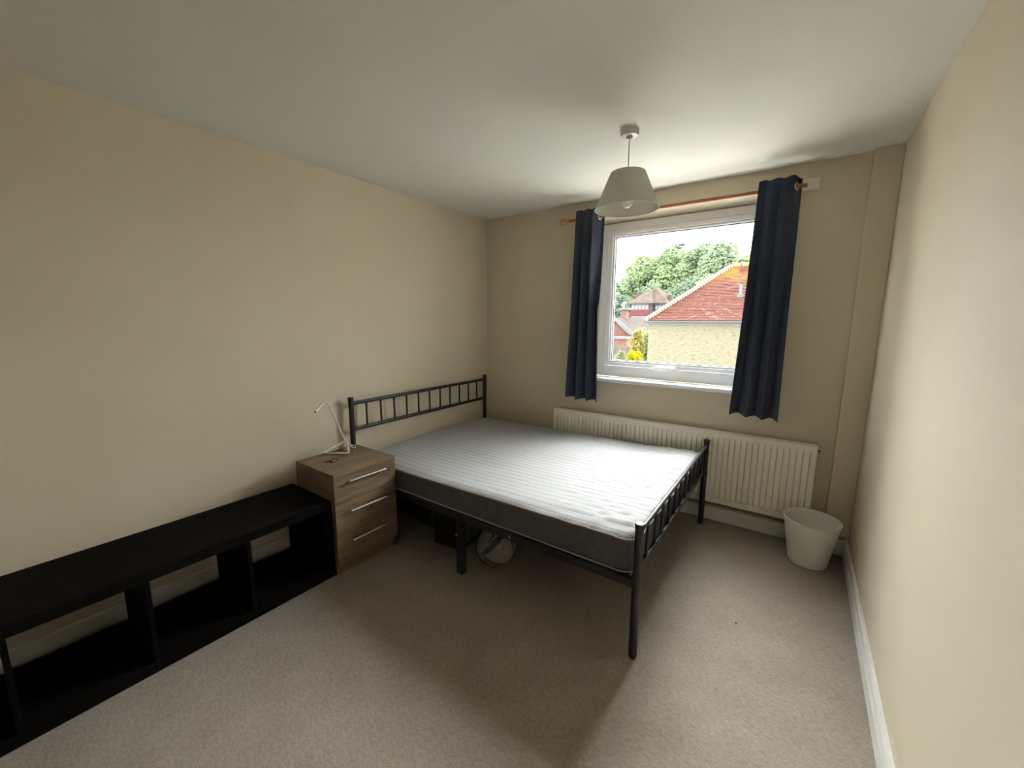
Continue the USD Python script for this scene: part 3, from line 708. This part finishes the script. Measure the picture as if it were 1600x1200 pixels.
fh = thing('house', 'brown-roofed house with a red tile-hung bay in front of the big trees', 'house')
obj('wall', [box(-19.5, -14.3, 60.6, 68, GZ0, 4.05)], GREYWALL, fh)
bay = obj('bay', [box(-19.35, -16.3, 59.0, 60.7, GZ0, 4.05)], GREYWALL, fh)
obj('tile_band', box(-19.2, -16.42, 58.88, 59.0, 2.28, 2.98), REDBAND, bay, label='dark red hung tiles between the bay windows')
far_window(fh, -19.1, -16.5, 59.0, 3.02, 3.95, 5)
far_window(fh, -19.1, -16.5, 59.0, 1.1, 2.1, 5)
far_window(fh, -16.05, -14.6, 60.6, 3.05, 3.88, 3)
obj('roof', [hull([(-19.75, 60.0, 4.05), (-14.0, 60.0, 4.05), (-14.0, 68.5, 4.05), (-19.75, 68.5, 4.05), (-16.9, 63.0, 6.62), (-16.9, 65.5, 6.62), (-19.75, 60, 3.93), (-14, 60, 3.93)]),
             hull([(-19.75, 58.5, 4.05), (-15.95, 58.5, 4.05), (-15.95, 62.5, 4.05), (-19.75, 62.5, 4.05), (-17.3, 61.0, 6.05), (-17.1, 62.6, 6.3), (-19.75, 58.5, 3.93), (-15.95, 58.5, 3.93)])], BROWNROOF, fh)
for xx, zz in ((-19.4, 5.95), (-14.5, 5.3)):
    ch = obj('chimney', [box(xx - .32, xx + .32, 62.5, 63.4, 3.9, zz)], CHIMBRICK, fh)
    obj('chimney_pot', [cyl((xx - .12, 62.9, zz), (xx - .12, 62.9, zz + .5), .11, 10)], WHITEX, ch)
obj('side_wing', [box(-22.5, -19.5, 61.5, 67, GZ0, 1.4)], GREYWALL, fh)
obj('wing_roof', [hull([(-22.8, 61, 1.4), (-19.5, 61, 1.4), (-19.5, 67, 1.4), (-22.8, 67, 1.4), (-19.5, 63.5, 3.2), (-19.5, 65, 3.2), (-21.0, 64, 2.0)])], BROWNROOF, fh)
obj('downpipe', [cyl((-19.62, 58.95, -1), (-19.62, 58.95, 2.6), .07, 8)], WHITEX, fh)

gh = thing('house', 'orange brick gable house with white bargeboards at the left of the view', 'house')
obj('wall', [prism([(-14.25, GZ0), (-11.05, GZ0), (-11.05, .30), (-12.66, 1.48), (-14.25, .30)], 'y', 36.1, 44)], ORBRICK, gh)
SLATE = noisy('grey_brown_tiles', (.040, .034, .031), (.060, .052, .047), 3, rough=.9, spec=0)
obj('roof', [slabs([(-12.66, 35.9, 1.72), (-12.66, 44.3, 1.72), (-10.72, 44.3, .28), (-10.72, 35.9, .28)], .12), slabs([(-12.66, 35.9, 1.72), (-12.66, 44.3, 1.72), (-14.6, 44.3, .28), (-14.6, 35.9, .28)], .12)], SLATE, gh)
obj('bargeboard', [prism([(-12.66, 1.70), (-10.80, .32), (-10.80, .02), (-11.15, .05), (-12.66, 1.38)], 'y', 35.80, 35.92)], WHITEX, gh)
obj('bargeboard', [prism([(-12.66, 1.70), (-14.52, .32), (-14.52, .02), (-14.17, .05), (-12.66, 1.38)], 'y', 35.80, 35.92)], WHITEX, gh)
obj('garage_wall', [box(-15.0, -10.95, 34.6, 36.2, GZ0, -.30)], ORBRICK, gh)
obj('fascia', [box(-15.1, -10.85, 34.4, 36.05, -.32, -.10)], WHITEX, gh)
c2 = obj('chimney', [box(-13.05, -12.50, 38.5, 39.2, 1.2, 2.55)], ORBRICK, gh)
obj('chimney_cap', [box(-13.2, -12.25, 38.3, 39.4, 2.55, 2.72), cyl((-12.95, 38.8, 2.7), (-12.95, 38.8, 3.35), .13, 10)], WHITEX, c2)

bh_ = thing('house', 'house with a chimney and aerial showing just above the red hip roof', 'house')
obj('wall', [box(-9.4, -3, 44, 50, GZ0, 1.3)], GREYWALL, bh_)
obj('roof', [hull([(-9.6, 43.8, 1.3), (-2.8, 43.8, 1.3), (-2.8, 50.2, 1.3), (-9.6, 50.2, 1.3), (-7.5, 47, 3.3), (-5, 47, 3.3)])], BROWNROOF, bh_)
c3 = obj('chimney', [box(-8.75, -8.15, 45.6, 46.3, 1.6, 4.7)], GREYWALL, bh_)
obj('aerial', [cyl((-8.4, 45.9, 4.6), (-8.4, 45.9, 5.9), .035, 6), cyl((-8.95, 45.9, 5.75), (-7.9, 45.9, 5.75), .03, 6), cyl((-8.7, 45.9, 5.5), (-8.1, 45.9, 5.5), .03, 6)], GUTTER, c3)

fc = thing('fence', 'grey weathered timber garden fence below the brick gable house', 'fence')
for k in range(4):
    x = -13.5 + k * 1.83
    obj('fence_panel', [box(x, x + 1.75, 30.0, 30.04, GZ0, -.72)] + [box(x + .01 + b * .145, x + .145 + b * .145, 29.96, 30.0, GZ0 + .05, -.70) for b in range(12)], FENCEW, fc)
    obj('fence_post', box(x - .09, x + .01, 29.95, 30.06, GZ0, -.62), FENCEW, fc)
shd = thing('garden_shed', 'white-roofed shed peeking out beside the cream house corner', 'shed')
obj('wall', box(-6.9, -4.6, 26, 28, GZ0, -.38), WHITEX, shd)
obj('roof', hull([(-7.0, 25.8, -.36), (-4.5, 25.8, -.36), (-7.0, 28.2, -.36), (-4.5, 28.2, -.36), (-5.75, 25.8, .75), (-5.75, 28.2, .75)]), WHITEX, shd)

# --- foliage
def leafmat(name, c0, c1, scale, c2=None):
    return mat(name, {'g': ('geometry', {}), 'n': ('noise_texture', dict(scale=scale, detail=3)), 'w': ('white_noise_texture', dict(dimensions='1D')), 'x': ('mix_float', dict(fac=.45)),
                      'r': ('rgb_ramp', {'ramp': [(.25, c0), (.75, c1)]}), 'd': ('diffuse_bsdf', {}), 't': ('translucent_bsdf', {}), 'm': ('mix_closure', dict(fac=.3))},
               [('g.position', 'n.vector'), ('g.random_per_island', 'w.w'), ('n.fac', 'x.a'), ('w.value', 'x.b'), ('x.result', 'r.fac'), ('r.color', 'd.color'), ('r.color', 't.color'), ('d.BSDF', 'm.closure1'), ('t.BSDF', 'm.closure2')], 'm.closure')
LF_GREEN = leafmat('leaf_mid_green', (.105, .150, .078), (.205, .255, .135), .35)
LF_GREY = leafmat('leaf_grey_green', (.098, .138, .082), (.185, .232, .140), .35)
LF_DARK = leafmat('leaf_dark_green', (.075, .108, .072), (.150, .195, .130), .5)
LF_LIME = leafmat('leaf_lime', (0.1400, 0.1680, 0.0700), (0.2380, 0.2660, 0.1260), 1.0)
LF_YEL = leafmat('leaf_yellow', (0.1485, 0.1400, 0.0041), (0.2266, 0.2143, 0.0082), 4)
LF_PALE = leafmat('leaf_pale', (0.0950, 0.1014, 0.0443), (0.1458, 0.1426, 0.0792), 4)
LF_GOLD = leafmat('leaf_gold', (.10, .11, .028), (.20, .165, .055), 3)

def leaves(center, rad, n, size, seed, blobs=26, shell=.55, flat=1.0):
    r_ = np.random.default_rng(seed)
    c = np.array(center, float); rad = np.array(rad, float)
    d = r_.normal(size=(blobs, 3)); d /= np.linalg.norm(d, axis=1, keepdims=True)
    bc = d * (shell + (1 - shell) * r_.random((blobs, 1)) * .55)
    br = r_.uniform(.24, .42, blobs)
    k = r_.integers(0, blobs, n)
    q = r_.normal(size=(n, 3)); q /= np.linalg.norm(q, axis=1, keepdims=True)
    p = (bc[k] + q * (br[k] * r_.uniform(.55, 1.0, n) ** .5)[:, None]) * rad + c
    a = r_.normal(size=(n, 3)); a[:, 2] *= .6; a /= np.linalg.norm(a, axis=1, keepdims=True)
    nn = q * 1.0 + r_.normal(size=(n, 3)) * .6; b = np.cross(nn, a); b /= np.maximum(np.linalg.norm(b, axis=1, keepdims=True), 1e-9)
    s = size * r_.uniform(.6, 1.3, n)[:, None]
    V = np.stack([p - a * s, p + b * s * .45, p + a * s, p - b * s * .45], 1).reshape(-1, 3)
    i = np.arange(n)[:, None] * 4
    return trimesh.Trimesh(V, np.vstack([i + [[0, 1, 2]], i + [[0, 2, 3]]]), process=False)

def tree(name, label, cat, center, rad, n, size, m, seed, trunk_r=.3, group=None, blobs=26):
    t = thing(name, label, cat)
    x, y, z = center
    obj('crown', leaves(center, rad, n, size, seed, blobs), m, t, kind='stuff')
    r_ = random.Random(seed)
    br = [tube([(x, y, GZ0 - .05), (x + .02 * rad[0], y, (GZ0 + z) / 2), (x, y, z)], [trunk_r, trunk_r * .8, trunk_r * .4], 9)]
    for k in range(6):
        a = r_.uniform(0, 6.28); e = (x + rad[0] * .6 * math.cos(a), y + rad[1] * .6 * math.sin(a), z + rad[2] * r_.uniform(-.3, .5))
        br.append(tube([(x, y, z - rad[2] * .5), e], [trunk_r * .45, trunk_r * .12], 7))
    obj('trunk', br, BARK, t)
    return t
TREES = [
    ('tree', 'grey-green tree at the left edge of the window view', (-30.5, 85, 6.0), (4.6, 4.5, 7.0), 9000, .42, LF_GREY, 1),
    ('tree', 'tall mid-green tree directly behind the brown-roofed house', (-25.3, 86, 8.6), (5.2, 5, 6.9), 12000, .42, LF_GREEN, 2),
    ('tree', 'tallest green tree with the flat pine above it', (-20.3, 87, 9.6), (5.2, 5, 7.0), 12000, .42, LF_GREEN, 3),
    ('tree', 'rounded green tree right of the tallest tree', (-15.2, 86, 9.6), (5.2, 5, 7.2), 12000, .42, LF_GREY, 4),
    ('tree', 'rightmost green tree beside the right curtain behind the ridge of the red roof', (-1.2, 82, 7.2), (4.6, 4, 5.8), 9000, .42, LF_GREY, 8),
    ('tree', 'broad green tree rising between the tallest tree and the rounded one', (-17.8, 91, 9.6), (5.4, 4, 7.2), 12000, .42, LF_GREEN, 7),
    ('tree', 'bluish-green tree above the middle of the red hip', (-10.6, 84, 8.6), (4.6, 4.5, 6.9), 11000, .42, LF_GREY, 5),
    ('tree', 'yellowish-green tree above the top of the red roof', (-6.4, 83, 7.6), (4.6, 4, 6.0), 10000, .42, LF_GREEN, 6),
]
for nm, lb, c, rd, n_, sz, m, sd in TREES:
    tree(nm, lb, 'tree', c, rd, n_, sz, m, sd, .45)
for lb, c, rd, sd in (('dark green shrub mass left of the brown-roofed house', (-27.0, 76, 2.0), (4.0, 2.5, 5.2), 21), ('dark green tree low behind the brown-roofed house', (-20.5, 77, 2.5), (4.6, 2.5, 6.0), 22), ('dark green tree low behind the red hip', (-13.5, 77, 3.5), (4.6, 2.5, 5.6), 23)):
    tree('tree', lb, 'tree', c, rd, 9000, .36, LF_DARK, sd, .35)
pn = thing('pine_tree', 'dark flat-topped pine sticking up above the green trees', 'tree')
obj('crown', [leaves((-20.9, 91, 17.2), (2.3, 1.6, .55), 1600, .30, 31, 10), leaves((-22.2, 91, 16.3), (1.8, 1.5, .5), 1000, .30, 32, 8)], LF_DARK, pn, kind='stuff')
obj('trunk', tube([(-21.4, 91, GZ0 - .05), (-21.3, 91, 10), (-21.2, 91, 17)], [.4, .3, .12], 8), BARK, pn)
tree('bush', 'lime-green shrub behind the red hip roof', 'bush', (-3.7, 32, 3.2), (1.1, 1.0, 1.75), 3000, .14, LF_LIME, 41, .1)
tree('bush', 'bright yellow bush in the garden below the fence', 'bush', (-4.62, 18.2, -1.15), (.50, .5, 1.22), 5200, .060, LF_YEL, 42, .05, blobs=34)
tree('bush', 'pale variegated bush at the lower left of the window', 'bush', (-5.50, 18.6, -1.2), (.46, .45, 1.0), 3600, .055, LF_PALE, 43, .05, blobs=30)
tree('bush', 'golden conifer between the brick gable and the cream house', 'bush', (-6.40, 24, -.80), (.50, .45, 1.65), 4200, .085, LF_GOLD, 44, .07, blobs=30)
tree('bush', 'dark green leafy tree against the cream house corner', 'bush', (-5.85, 25.2, -.1), (.80, .5, 1.65), 5200, .085, LF_GREEN, 45, .08, blobs=30)

hg = thing('hedge', 'long clipped green hedge in front of the brown-roofed house', 'hedge')
hr = np.random.default_rng(60)
hn = 9000
hp = np.stack([hr.uniform(-25, -7, hn), hr.uniform(49.2, 50.8, hn), GZ0 + (3.30 + .25 * meshkit.noise(np.stack([hr.uniform(-25, -7, hn), np.zeros(hn), np.zeros(hn)], -1), 3)) * hr.random(hn) ** .5], 1)
ha = hr.normal(size=(hn, 3)); ha /= np.linalg.norm(ha, axis=1, keepdims=True); hb = np.cross(ha, hr.normal(size=(hn, 3))); hb /= np.linalg.norm(hb, axis=1, keepdims=True)
hv = np.stack([hp - ha * .2, hp + hb * .1, hp + ha * .2, hp - hb * .1], 1).reshape(-1, 3); hi = np.arange(hn)[:, None] * 4
obj('foliage', trimesh.Trimesh(hv, np.vstack([hi + [[0, 1, 2]], hi + [[0, 2, 3]]]), process=False), LF_DARK, hg, kind='stuff')
obj('stem', [tube([(x, 50, GZ0 - .05), (x + .1, 50, GZ0 + 1.6), (x, 50, GZ0 + 2.8)], [.07, .05, .02], 6) for x in np.arange(-24.5, -7, 1.2)], BARK, hg, kind='stuff')
